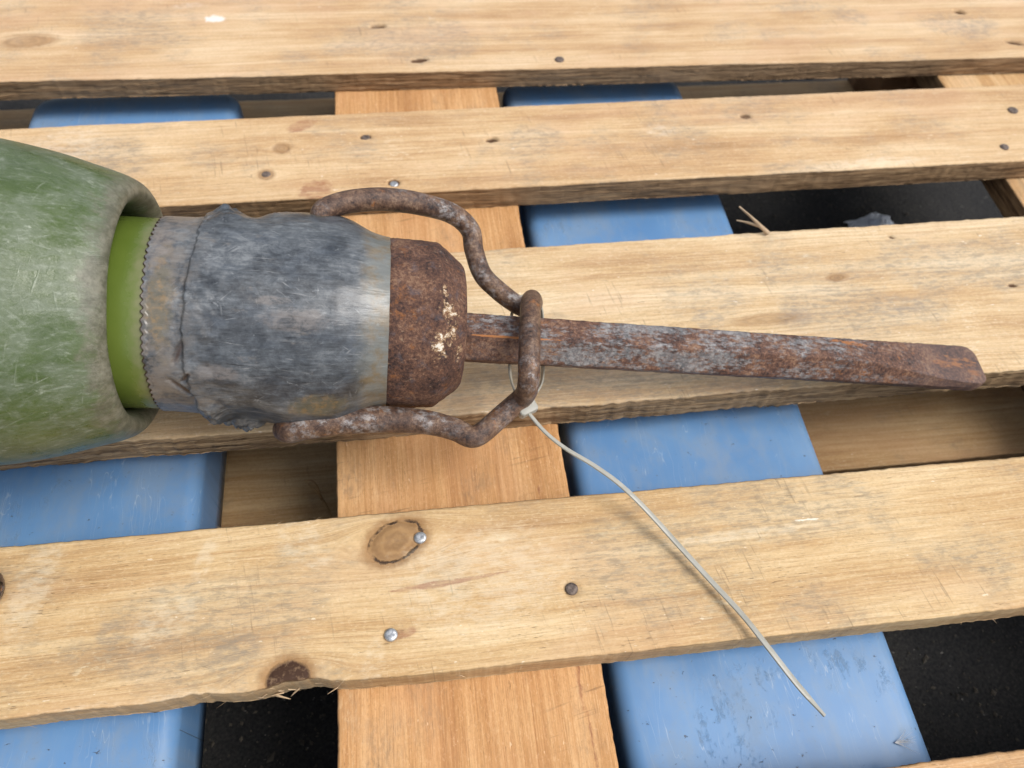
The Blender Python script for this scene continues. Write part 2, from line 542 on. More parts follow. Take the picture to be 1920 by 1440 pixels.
def rust_material(name, kind):
    n = NT(name)
    v = n.obj
    x, y, z = n.xyz(v)
    pit = n.noise(v, 600 if kind == 'nose' else 480, 5, .78)
    big = n.noise(v, 60, 4, .6)
    col = n.ramp(n.add(n.mul(pit, .6), n.mul(big, .4)), [(.37, (.020, .012, .011)), (.45, (.070, .035, .026)), (.53, (.135, .066, .042)), (.64, (.28, .165, .10))])
    if kind == 'bar':
        col = n.ramp(n.add(n.mul(pit, .5), n.mul(n.noise(v, 130, 5, .7), .5)), [(.38, (.022, .014, .013)), (.48, (.082, .046, .032)), (.56, (.150, .088, .056)), (.66, (.29, .20, .135))])
    og = n.step(.57, .70, n.noise(v, 105, 6, .72))
    col = n.mix(n.mul(og, .65), col, (.30, .115, .032))
    if kind == 'nose':
        slate = n.step(.54, .72, n.noise(v, 130, 4, .65))
        col = n.mix(n.mul(slate, .45), col, (.10, .095, .11))
        tanf = n.step(.64, .70, n.noise(n.scale(v, (260, 420, 420)), 1, 3, .65))
        col = n.mix(n.mul(tanf, .5), col, (.36, .25, .16))
        chip = n.step(.45, .60, n.add(n.attr("chip"), n.mul(n.sub(n.noise(n.scale(v, (230, 280, 280)), 1, 6, .76), .5), 2.3)))
        chip2 = n.step(.6, .75, n.add(n.attr("chip"), n.mul(n.sub(n.noise(n.scale(v, (230, 280, 280)), 1, 6, .76), .5), 2.3)))
        col = n.mix(n.mul(chip, .85), col, (.42, .27, .14))
        col = n.mix(chip2, col, (.74, .68, .58))
        rough, met = .74, 0.0
        bd = .0011
    elif kind == 'bar':
        shin = n.step(.46, .66, n.noise(n.scale(v, (160, 190, 190)), 1, 6, .78))
        m = n.step(.42, .62, n.noise(v, 28, 3, .6))
        grey = n.mul(shin, m)
        col = n.mix(n.mul(grey, .8), col, (.40, .39, .385))
        rough = n.sub(.40, n.mul(grey, .12))
        met = n.mul(grey, .4)
        bd = .0006
    else:
        g = n.add(n.noise(n.scale(v, (170, 420, 420)), 1, 6, .78), n.mul(n.sub(n.noise(n.scale(v, (20, 60, 60)), 1, 3, .6), .5), .75))
        neck = n.mul(n.step(.05, .035, x), n.step(-.006, -.009, y))
        grey = n.mul(n.mul(n.step(.46, .62, g), n.step(.33, .22, x)), n.sub(1.0, n.mul(neck, .85)))
        col = n.mix(n.mul(grey, .66), col, n.mix(n.step(.4, .65, n.noise(v, 330, 4, .7)), (.165, .178, .188), (.40, .41, .41)))
        orange = n.step(.50, .66, n.add(n.attr("ochre"), n.mul(n.sub(n.noise(n.scale(v, (90, 200, 200)), 1, 5, .7), .5), 1.3)))
        col = n.mix(n.mul(orange, .85), col, n.mix(n.noise(v, 300, 3, .6), (.42, .13, .035), (.34, .165, .05)))
        blade = n.step(.285, .315, n.add(x, n.mul(n.sub(n.noise(v, 90, 3, .6), .5), .03)))
        col = n.mix(n.mul(blade, .35), col, (.13, .10, .095))
        rough = n.sub(.66, n.mul(grey, .18))
        met = n.mul(grey, .3)
        bd = .0006
    n.bump(n.add(n.mul(pit, 1.0), n.mul(big, .5)), bd, .9)
    return n.done(col, rough, met, .35)


def simple(name, c0, c1, scale, rough, metal=0.0, bump=0.0, spec=.4):
    n = NT(name)
    f = n.noise(n.obj, scale, 4, .65)
    col = n.ramp(f, [(.32, c0), (.68, c1)])
    if bump:
        n.bump(f, bump, .8)
    return n.done(col, rough, metal, spec)


def asphalt_material():
    n = NT("dark_asphalt")
    v = n.obj
    vo = n.voro(v, 130)
    big = n.noise(v, 7, 4, .6)
    fine = n.noise(v, 420, 3, .65)
    col = n.ramp(n.add(n.mul(fine, .5), n.mul(big, .5)), [(.35, (.016, .017, .020)), (.55, (.042, .041, .040)), (.72, (.095, .085, .072))])
    col = n.mix(n.step(.72, .76, n.noise(v, 260, 2, .5)), col, (.16, .15, .14))
    n.bump(n.add(n.mul(n.noise(v, 150, 5, .75), 1.0), n.mul(fine, .6)), .004, .8)
    return n.done(col, .92, 0.0, .12)


def nylon_material():
    n = NT("milky_nylon")
    f = n.noise(n.obj, 60, 3, .6)
    col = n.ramp(f, [(.3, (.27, .262, .22)), (.7, (.37, .36, .315))])
    m = n.done(col, .38, 0.0, .5)
    n.b.inputs['Subsurface Weight'].default_value = .25
    n.b.inputs['Subsurface Radius'].default_value = (.002, .002, .0016)
    return m


M_WOOD = wood_material()
M_BLUE = blue_material()
M_SHELL = shell_material()
M_BARREL = barrel_material()
M_RUBBER = rubber_material()
M_NOSE = rust_material("rusted_steel_nose", 'nose')
M_BAR = rust_material("rusted_steel_bar", 'bar')
M_CHISEL = rust_material("rusted_steel_chisel", 'chisel')
M_ASPH = asphalt_material()
M_NYLON = nylon_material()
M_ZINC = simple("zinc_nail", (.30, .31, .32), (.58, .60, .62), 420, .42, .7, .0004)
M_RNAIL = simple("rusty_nail", (.06, .045, .04), (.22, .17, .14), 420, .65, .3, .0005)
M_FIBRE = simple("pale_wood_fibre", (.40, .28, .16), (.60, .45, .29), 60, .8)
M_STRAW = simple("dry_straw", (.24, .13, .05), (.42, .26, .11), 120, .8)
M_SLIVER = simple("grey_wood_sliver", (.36, .25, .15), (.55, .42, .28), 120, .8)
M_FILM = simple("white_plastic_scrap", (.70, .74, .80), (.84, .87, .90), 60, .4)
M_FLUFF = simple("white_down", (.7, .7, .7), (.82, .82, .82), 60, .8)
M_INNER = simple("black_bore", (.010, .010, .010), (.02, .02, .02), 60, .7)

# ------------------------------------------------------------------ ground
GZ = -0.19
g = mesh_obj("ground", [(-8, -8, GZ), (8, -8, GZ), (8, 8, GZ), (-8, 8, GZ)], [[0, 1, 2, 3]], M_ASPH)
tag(g, "dark rough asphalt under the pallet", kind="structure")


# ------------------------------------------------------------------ pallet
def plank(name, parent, x0, x1, yb, yf, zt, thick, seed, nx, ny, knots=(), holes=(), marks=(), bites=(),
          tint=(1, 1, 1), side_amt=1.0, rough=1.0, wander=1.0, origin=(0, 0, 0), rotz=0.0):
    """sawn board lying along local x; yb / yf give back and front edge as functions of x.
    knots (x, y, rx, ry, angle, dark, ring); holes (x, y, rx, ry, depth, angle); marks (kind, x, y, rx, ry, angle)"""
    X = np.linspace(x0, x1, nx)
    B, Fr = yb(X), yf(X)
    ef = .0007 * fbm(X * 30, 0 * X, seed) + .0005 * fbm(X * 260, 0 * X, seed + 3)
    eb = .0006 * fbm(X * 30, 0 * X, seed + 5) + .0004 * fbm(X * 260, 0 * X, seed + 8)
    for (bx, bw, amt) in bites:
        w = np.exp(-((X - bx) / bw) ** 2)
        ef = ef + amt * w * (1 + .35 * fbm(X * 320, 0 * X, seed + 40))
    ef, eb = ef * rough, eb * rough
    Fr, B = Fr + ef, B + eb                       # front is the lower y
    dl = [0.0, .0007, .0020]
    W = float(np.mean(B - Fr))
    u = np.concatenate([[d for d in dl], np.linspace(.004, W - .004, ny), [W - d for d in dl[::-1]]])
    Yt = B[None, :] - (u / W)[:, None] * (B - Fr)[None, :]
    XX = np.broadcast_to(X, Yt.shape)
    de = np.minimum(u, W - u)[:, None]
    wane = (.0011 + .0006 * fbm(X * 55, 0 * X, seed + 13))[None, :] * np.exp(-de / .0009)
    Zt = zt - np.clip(wane, .0003, .01) + .00022 * fbm(XX * 30, Yt * 420, seed + 17) + .0006 * fbm(XX * 5, Yt * 12, seed + 19)
    psi = Yt + wander * (.006 * fbm(XX * 2.2, Yt * 6, seed + 23) + .0016 * fbm(XX * 9, Yt * 16, seed + 29))
    krho = np.full(Yt.shape, 9.0)
    kdark = np.zeros(Yt.shape)
    kring = np.zeros(Yt.shape)
    for (kx, ky, rx, ry, an, dk, rg) in knots:
        dx, dy = XX - kx, Yt - ky
        c, s_ = math.cos(an), math.sin(an)
        a, b = (dx * c + dy * s_) / rx, (-dx * s_ + dy * c) / ry
        rho = np.sqrt(a * a + b * b)
        r2 = np.maximum((dx / 2.6) ** 2 + dy ** 2, ry * ry)
        psi = psi - dy * ry * ry / r2
        near = rho < krho
        krho = np.where(near, rho, krho)
        kdark = np.where(near, dk, kdark)
        kring = np.where(near, rg, kring)
        if rg:
            Zt = Zt - .0009 * np.exp(-((rho - 1) / .09) ** 2)
        if dk:
            Zt = Zt + .0006 * fbm(XX * 220, Yt * 220, seed + 51) * (rho < 1)
    hole = np.zeros(Yt.shape)
    for (hx, hy, rx, ry, dep, an) in holes:
        dx, dy = XX - hx, Yt - hy
        c, s_ = math.cos(an), math.sin(an)
        rho = np.sqrt(((dx * c + dy * s_) / rx) ** 2 + ((-dx * s_ + dy * c) / ry) ** 2)
        rho = rho + .15 * fbm(XX * 500, Yt * 500, seed + 61)
        w = sstep(1.15, .55, rho) if False else 1 - sstep(.55, 1.15, rho)
        Zt = Zt - dep * w
        hole = np.maximum(hole, w * min(1, dep / .003))
    mk = {k: np.zeros(Yt.shape) for k in ("white", "red", "grey", "dirt", "pale")}
    for (kind, mx_, my_, rx, ry, an) in marks:
        dx, dy = XX - mx_, Yt - my_
        c, s_ = math.cos(an), math.sin(an)
        rho = np.sqrt(((dx * c + dy * s_) / rx) ** 2 + ((-dx * s_ + dy * c) / ry) ** 2)
        mk[kind] = np.maximum(mk[kind], np.clip(1.25 - rho * .8, 0, 1))
    rows_y, rows_z, rows_psi = [Yt], [Zt], [psi]
    nt = Yt.shape[0]
    v = np.concatenate([[.0009, .0022], np.linspace(.004, thick - .004, 7), [thick - .0022, thick - .0008]])
    vv = v[:, None]
    XS = np.broadcast_to(X, (len(v), nx))
    crn = .0006 * np.exp(-np.minimum(vv, thick - vv) / .0008)
    ridge = lambda sd: (.0007 * fbm(XS * 22, vv * 750, sd) + .0005 * fbm(XS * 260, vv * 900, sd + 5)) * rough
    rows_y.append(Fr[None] + crn + ridge(seed + 71) * sstep(0, .003, vv))
    rows_z.append(Zt[-1:][:] - vv)
    rows_psi.append(psi[-1:] - vv)
    ub = np.linspace(0, 1, 6)[:, None]
    rows_y.append(Fr[None] * (1 - ub) + B[None] * ub)
    rows_z.append(np.full((6, nx), zt - thick))
    rows_psi.append(np.broadcast_to(ub * W, (6, nx)) + .5)
    vb = v[::-1][:, None]
    rows_y.append(B[None] - crn[::-1] - ridge(seed + 81) * sstep(0, .003, vb))
    rows_z.append(Zt[:1] - vb)
    rows_psi.append(psi[:1] + vb)
    Y, Z, P = np.vstack(rows_y), np.vstack(rows_z), np.vstack(rows_psi)
    nr = Y.shape[0]
    V = np.stack([np.broadcast_to(X, Y.shape), Y, Z], -1).reshape(-1, 3)
    F = grid_faces(nr, nx, closed_c=False, closed_r=True)
    F.append([r * nx for r in range(nr)])
    F.append([r * nx + nx - 1 for r in range(nr)][::-1])
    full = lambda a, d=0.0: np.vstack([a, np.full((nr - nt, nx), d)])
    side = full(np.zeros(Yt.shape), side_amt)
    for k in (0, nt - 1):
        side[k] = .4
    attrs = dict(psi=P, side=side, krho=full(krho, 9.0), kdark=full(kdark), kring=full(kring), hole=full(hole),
                 **{k: full(a) for k, a in mk.items()})
    # carry knots that break the front edge down its side
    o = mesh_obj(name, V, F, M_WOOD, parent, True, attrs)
    o.location = origin
    o.rotation_euler = (0, 0, rotz)
    o.color = (*tint, 1)
    return o


pallet = empty("wooden_pallet", (0, 0, -0.144))
tag(pallet, "worn softwood transport pallet of pale boards carrying the green breaker", "pallet")
PZ = 0.144                                        # children are placed relative to the pallet's base


def line(a, b): return lambda X: a + b * X


def bpt(px, py, yc, z=0.0):
    q = at(px, py, z)
    return float(q[0]), float(q[1] - yc)


def kn(px, py, rx, ry, an, dk, rg, yc): return (*bpt(px, py, yc), rx, ry, an, dk, rg)
def ho(px, py, rx, ry, dep, an, yc): return (*bpt(px, py, yc), rx, ry, dep, an)
def mk(kind, px, py, rx, ry, an, yc): return (kind, *bpt(px, py, yc), rx, ry, an)


BOARDS = {}


def top_board(key, yb0, yb1, yf0, yf1, seed, tint, x0=-.50, x1=.648, nx=700, ny=60, knots=(), holes=(), marks=(), bites=(), side_amt=1.0, zt=0.0, rough=1.0):
    dz = zt * -.42 / .55
    yb0, yf0 = yb0 + dz * .7, yf0 + dz * .7
    yc = (yb0 + yf0) / 2
    K = [kn(*k, yc) for k in knots]
    H = [ho(*h, yc) for h in holes]
    Mk = [mk(*m, yc) for m in marks]
    Bt = [(bpt(bx, by, yc)[0], w, a) for (bx, by, w, a) in bites]
    o = plank("top_board", pallet, x0, x1, line(yb0 - yc, yb1), line(yf0 - yc, yf1), 0.0, .022 + zt, seed, nx, ny,
              K, H, Mk, Bt, tint, side_amt, rough, origin=(0, yc, PZ + zt))
    BOARDS[key] = (o, yc, yf0, yf1)
    return o


top_board("A", .354, -.012, .2075, -.012, 3, (1.0, .955, .91), ny=80, zt=-.004,
          knots=[(45, 68, .020, .0085, .05, .12, .1)],
          holes=[(707, 40, .0075, .0032, .007, .02), (785, 104, .0085, .0032, .004, .15), (1803, 14, .006, .0038, .007, -.3), (1908, 72, .010, .003, .005, -.3)],
          marks=[('white', 400, 27, .0115, .0062, -.1), ('pale', 352, 2, .016, .004, .1), ('grey', 1600, 22, .018, .014, -.6), ('grey', 1500, 5, .03, .01, 0),
                 ('grey', 1800, 40, .04, .02, -.2), ('dirt', 750, 70, .05, .03, 0), ('dirt', 240, 60, .03, .03, 0)])
top_board("B", .1544, .0099, .0576, .0048, 11, (1.0, .945, .87), zt=-.002,
          knots=[(527, 274, .0058, .005, 0, .15, .25), (498, 323, .0055, .0048, 0, .1, .3)],
          holes=[(685, 252, .0052, .0032, .0025, 0), (922, 257, .0055, .003, .006, .1), (738, 338, .0052, .0042, .0025, 0), (1400, 213, .006, .004, .0015, 0)],
          marks=[('red', 563, 232, .0125, .006, .5), ('red', 592, 352, .013, .010, .3), ('dirt', 190, 300, .025, .02, 0), ('grey', 190, 300, .012, .010, .5),
                 ('dirt', 1000, 260, .02, .02, .4), ('pale', 1240, 240, .015, .008, -.2), ('pale', 1640, 300, .05, .006, .03), ('pale', 130, 270, .03, .02, .1), ('dirt', 1500, 310, .03, .01, 0)])
top_board("C", -.0057, .0068, -.1426, -.0032, 23, (1.03, 1.02, .97), ny=84, rough=1.7,
          knots=[(1570, 520, .007, .0028, .05, .2, .0), (1440, 598, .024, .0042, .03, 0, .0)],
          holes=[(1672, 443, .0034, .0012, .002, 0), (1900, 534, .005, .002, .002, 0)],
          marks=[('dirt', 1620, 585, .05, .02, 0), ('grey', 1690, 575, .022, .008, .1), ('grey', 1330, 600, .012, .01, 0), ('dirt', 1250, 720, .12, .018, 0),
                 ('grey', 1490, 590, .014, .012, 0), ('dirt', 1800, 500, .06, .02, 0)])
top_board("D", -.2042, -.0073, -.2966, -.0086, 37, (.98, .935, .81),
          holes=[(733, 1190, .0056, .0054, .0009, 0), (1072, 1104, .0056, .0054, .0010, 0), (788, 1008, .005, .005, .0007, 0)],
          knots=[(742, 1014, .0158, .0112, .45, .18, 1.0), (540, 1278, .0112, .0105, .2, 1.0, .35)],
          marks=[('dirt', 1260, 1060, .05, .03, 0), ('grey', 440, 1230, .014, .012, .4), ('dirt', 380, 1180, .05, .025, .2), ('grey', 205, 1190, .006, .008, .6), ('red', 752, 1188, .009, .0028, .15), ('red', 860, 1090, .03, .0012, .1), ('red', 780, 1100, .02, .0010, .1),
                 ('pale', 600, 1055, .008, .003, .1), ('dirt', 1450, 960, .05, .02, 0), ('white', 1510, 975, .012, .0008, .03), ('pale', 1400, 1000, .06, .003, .03), ('pale', 1500, 870, .03, .004, 0), ('pale', 900, 1080, .05, .03, .1),
                 ('pale', 385, 1045, .005, .015, -.3), ('pale', 92, 1080, .0022, .024, -.12), ('pale', 60, 1100, .01, .03, -.2), ('pale', 560, 1010, .012, .016, .3), ('pale', 310, 1160, .02, .012, .5), ('pale', 330, 1310, .022, .004, .06), ('pale', 90, 1345, .03, .003, .1), ('pale', 700, 1240, .006, .012, -.2)],
          bites=[(560, 1300, .020, .004), (370, 1310, .016, .0022), (120, 1340, .05, .001)], side_amt=.25)
top_board("E", -.3691, .0032, -.512, 0, 51, (1.0, .86, .72))

# cross boards under the deck, running away from the camera
for i, (xc, hw, tint) in enumerate([(0.0, .0725, (.96, .74, .54)), (.574, .0725, (.98, .86, .70)), (-.5625, .0725, (.98, .82, .66))]):
    slope = (0.0, -.072, 0.0)[i]
    mks = [('grey', .3 * 0 - .352, -.020, .004, .0018, 0)] if i == 0 else ()
    c = plank("cross_board", pallet, -.512, .354, line(hw, 0), line(-hw, 0), 0.0, .022, 71 + 9 * i, 560, 56,
              tint=tint, wander=.5, marks=[('red', -.27, .0 - .0575, .09, .0013, .05), ('grey', -.27, -.0575, .09, .0010, .05)] if i == 0 else (),
              origin=(xc, 0, PZ - .0223), rotz=math.pi / 2)
# blocks and bottom boards
for xc in (-.5625, 0.0, .574):
    for yc, hy in ((.285, .05), (-.079, .0725), (-.44, .05)):
        plank("block", pallet, xc - .070, xc + .070, line(hy, 0), line(-hy, 0), 0.0, .0774, int(200 + 40 * xc + 70 * yc), 60, 24,
              tint=(.62, .46, .34), origin=(0, yc, PZ - .0446))
for j, (yc, hy) in enumerate(((.285, .05), (-.079, .0735), (-.44, .05))):
    plank("bottom_board", pallet, -.637, .646, line(hy, 0), line(-hy, 0), 0.0, .0217, 301 + j * 13, 420, 40,
          tint=(.74, .66, .54), origin=(0, yc, PZ - .1223))


# nails: driven into the boards, each a child of its board
def nail(key, px, py, r, mat, sunk=0.0):
    o, yc, *_ = BOARDS[key]
    x, y = bpt(px, py, yc)
    th = np.linspace(0, 2 * np.pi, 18, endpoint=False)
    prof = [(1.0, -.0025), (1.0, .0000), (.93, .0006), (.55, .0009), (.2, .0007)]
    V = np.concatenate([np.stack([x + r * k * np.cos(th), y + r * k * np.sin(th) * .96,
                                  h - sunk + .00012 * rng.standard_normal(18)], 1) for k, h in prof])
    F = grid_faces(len(prof), 18) + [[4 * 18 + i for i in range(18)]]
    mesh_obj("nail", V, F, mat, o)


for a in [("D", 788, 1008, .0036, M_ZINC), ("D", 733, 1190, .0036, M_ZINC), ("D", 1072, 1104, .0036, M_RNAIL), ("A", 1050, 104, .0042, M_RNAIL),
          ("B", 738, 339, .0034, M_ZINC, .0016), ("B", 498, 323, .0036, M_RNAIL, .0004), ("B", 685, 252, .0036, M_RNAIL, .0016),
          ("B", 1902, 203, .0045, M_RNAIL), ("B", 1886, 272, .0038, M_RNAIL)]:
    nail(*a)


# torn fibres along the sawn front edges
def fibres(key, n, spots=(), back=False):
    o, yc, yf0, yf1 = BOARDS[key]
    V, F = [], []
    items = [(random.uniform(-.45, .62), random.uniform(.002, .007), random.choice([0, 0, -.02]) if not back else 0.0, random.uniform(.00008, .00019)) for _ in range(n)]
    for (px, py, m, ln, wd) in spots:
        sx = bpt(px, py, yc)[0]
        items += [(sx + random.gauss(0, wd), ln * random.uniform(.4, 1.2), random.uniform(-.016, -.006), random.uniform(.0003, .0011)) for _ in range(m)]
    for (x, ln, z, r) in items:
        y = (yf0 + yf1 * x - yc) if not back else back(x) - yc
        sg = -1 if not back else 1
        a = random.choice([-1, 1]) * random.uniform(.7, 1.5)
        p = np.array([x, y - sg * .0015, z - .0006])
        d = np.array([math.sin(a), sg * abs(math.cos(a)) * random.uniform(.25, 1), random.uniform(-.5, .35)])
        d /= np.linalg.norm(d)
        b = np.array([random.uniform(-.6, .6), 0, random.uniform(-.6, .2)])
        k0 = len(V)
        side = np.cross(d, [0, 0, 1.0])
        side /= np.linalg.norm(side) + 1e-9
        up = np.cross(side, d)
        for t, w in ((0, 1), (.4, .85), (.75, .55), (1, .1)):
            c = p + d * ln * t + b * ln * .4 * t * t
            V += [c + side * r * w, c - side * r * w * .5 + up * r * w * .8, c - side * r * w * .5 - up * r * w * .8]
        for s in range(3):
            for q in range(3):
                F.append([k0 + s * 3 + q, k0 + s * 3 + (q + 1) % 3, k0 + s * 3 + 3 + (q + 1) % 3, k0 + s * 3 + 3 + q])
    f = mesh_obj("torn_fibres", np.array(V), F, M_FIBRE, o)
    tag(f, kind="stuff")


fibres("A", 40)
fibres("B", 50)
fibres("C", 80)
fibres("D", 70, spots=[(520, 1310, 9, .007, .009), (760, 1280, 4, .010, .03)])
fibres("D", 60, back=lambda x: -.2042 - .0073 * x)

# ------------------------------------------------------------------ pallet truck forks
truck = empty("pallet_truck", (0, -.3, GZ))
tag(truck, "blue painted pallet truck with two steel forks under the pallet", "pallet truck")


def fork(xl, xr, ytip, seed):
    r, h, zt = .010, .054, -.0452
    pr = []
    for a in np.linspace(math.pi, math.pi / 2, 7):
        pr.append((0, r, r * math.cos(a), r * math.sin(a)))
    half = []
    ny = 90
    Y = np.concatenate([np.linspace(-.72, ytip - .030, ny), ytip - .030 + .030 * np.sin(np.linspace(0, math.pi / 2, 12)[1:])])
    V = []
    rows = 0
    for y in Y:
        k = max(0.0, (y - (ytip - .014)) / .014)
        inset = .014 * (1 - math.sqrt(max(0, 1 - min(k, 1) ** 2)))
        drop = .003 * max(0, (y - (ytip - .03)) / .03) ** 2
        x0, x1 = xl + inset, xr - inset
        prof = [(x0, -h)]
        prof += [(x0, -r - (h - r) * t) for t in (.66, .33)]
        prof += [(x0 + r + r * math.cos(a), -r + r * math.sin(a)) for a in np.linspace(math.pi, math.pi / 2, 7)]
        prof += [(x0 + r + (x1 - x0 - 2 * r) * t, 0) for t in np.linspace(0, 1, 16)[1:-1]]
        prof += [(x1 - r + r * math.cos(a), -r + r * math.sin(a)) for a in np.linspace(math.pi / 2, 0, 7)]
        prof += [(x1, -r - (h - r) * t) for t in (.33, .66)]
        prof += [(x1, -h)]
        rows = len(prof)
        for (x, z) in prof:
            V.append((x, y + .3, z + zt - GZ - drop + .0004 * float(fbm(np.array(x * 22), np.array(y * 14), seed))))
    F = grid_faces(len(Y), rows)
    F.append(list(range(rows))[::-1])
    F.append([(len(Y) - 1) * rows + i for i in range(rows)])
    return mesh_obj("fork", np.array(V), F, M_BLUE, truck)


fork(-.343, -.163, .250, 5)
fork(.0825, .258, .250, 9)

# ------------------------------------------------------------------ pneumatic breaker
P0 = at(100, 581, .085)
P1 = at(720, 606, .066)
ax = (P1 - P0) / np.linalg.norm(P1 - P0)
ay = np.cross([0, 0, 1.0], ax)
ay /= np.linalg.norm(ay)
az = np.cross(ax, ay)
MT = np.stack([ax, ay, az], 1)


def toloc(P): return (np.asarray(P) - P0) @ MT


tool = empty("pneumatic_breaker", tuple(P0))
mw = Matrix.Identity(4)
for i in range(3):
    for j in range(3):
        mw[i][j] = MT[i][j]
tool.rotation_euler = mw.to_3x3().to_euler()
tag(tool, "scuffed green pneumatic breaker with rusted steel nose lying on the pallet", "breaker")


def revolve(name, S, Rf, nth, mat, attrs_f=None, closed=False):
    """surface round local x: S stations, Rf(s_index array, theta) -> x, r arrays"""
    th = np.linspace(0, 2 * np.pi, nth, endpoint=False)
    i = np.arange(len(S))
    xx, rr = Rf(i[:, None] * np.ones(nth), np.ones(len(S))[:, None] * th)
    V = np.stack([xx, rr * np.cos(th), rr * np.sin(th)], -1).reshape(-1, 3)
    at_ = attrs_f(xx, rr, np.ones(len(S))[:, None] * th) if attrs_f else {}
    at_['arc'] = np.ones(len(S))[:, None] * th * float(np.max(rr))
    # orient outwards: x grows with i, theta from +y to +z
    F = [f[::-1] for f in grid_faces(len(S), nth)]
    return mesh_obj(name, V, F, mat, tool, True, at_)


def dense(prof, step):
    P = np.array(prof, float)
    # round the polyline with a spline, then sample by length
    C = catmull(np.column_stack([P, np.zeros(len(P))]), max(8, int(np.sum(np.linalg.norm(np.diff(P, axis=0), axis=1)) / step)))
    return C[:, 0], C[:, 1]


# muffler shell, open at the front, hollow
sx, sr = dense([(-.36, .094), (-.2, .0925), (-.10, .090), (-.05, .0868), (-.02, .0840), (.005, .0797), (.022, .0752), (.034, .0718), (.0405, .0692), (.0445, .0662), (.0462, .0628),
                (.0455, .0600), (.0425, .0574), (.0385, .0556), (.032, .0548), (.0, .0545), (-.06, .0550)], .0018)
sh = revolve("muffler_shell", sx, lambda i, t: (sx[i.astype(int)] + .0004 * fbm(t * 3, i * .2, 3),
             sr[i.astype(int)] + .0005 * fbm(np.cos(t) * 3 + i * .03, np.sin(t) * 3, 5)), 160, M_SHELL)
sh.location = (0, .0012, .0016)
# green barrel
bx, br = dense([(-.06, .0508), (.0, .0510), (.03, .0512), (.060, .0512), (.09, .0512)], .004)
revolve("barrel", bx, lambda i, t: (bx[i.astype(int)], br[i.astype(int)] + 0 * t), 120, M_BARREL)

# rubber sleeve with pinked edge, torn second layer and a swelling round each pivot
EAR = math.radians(22)


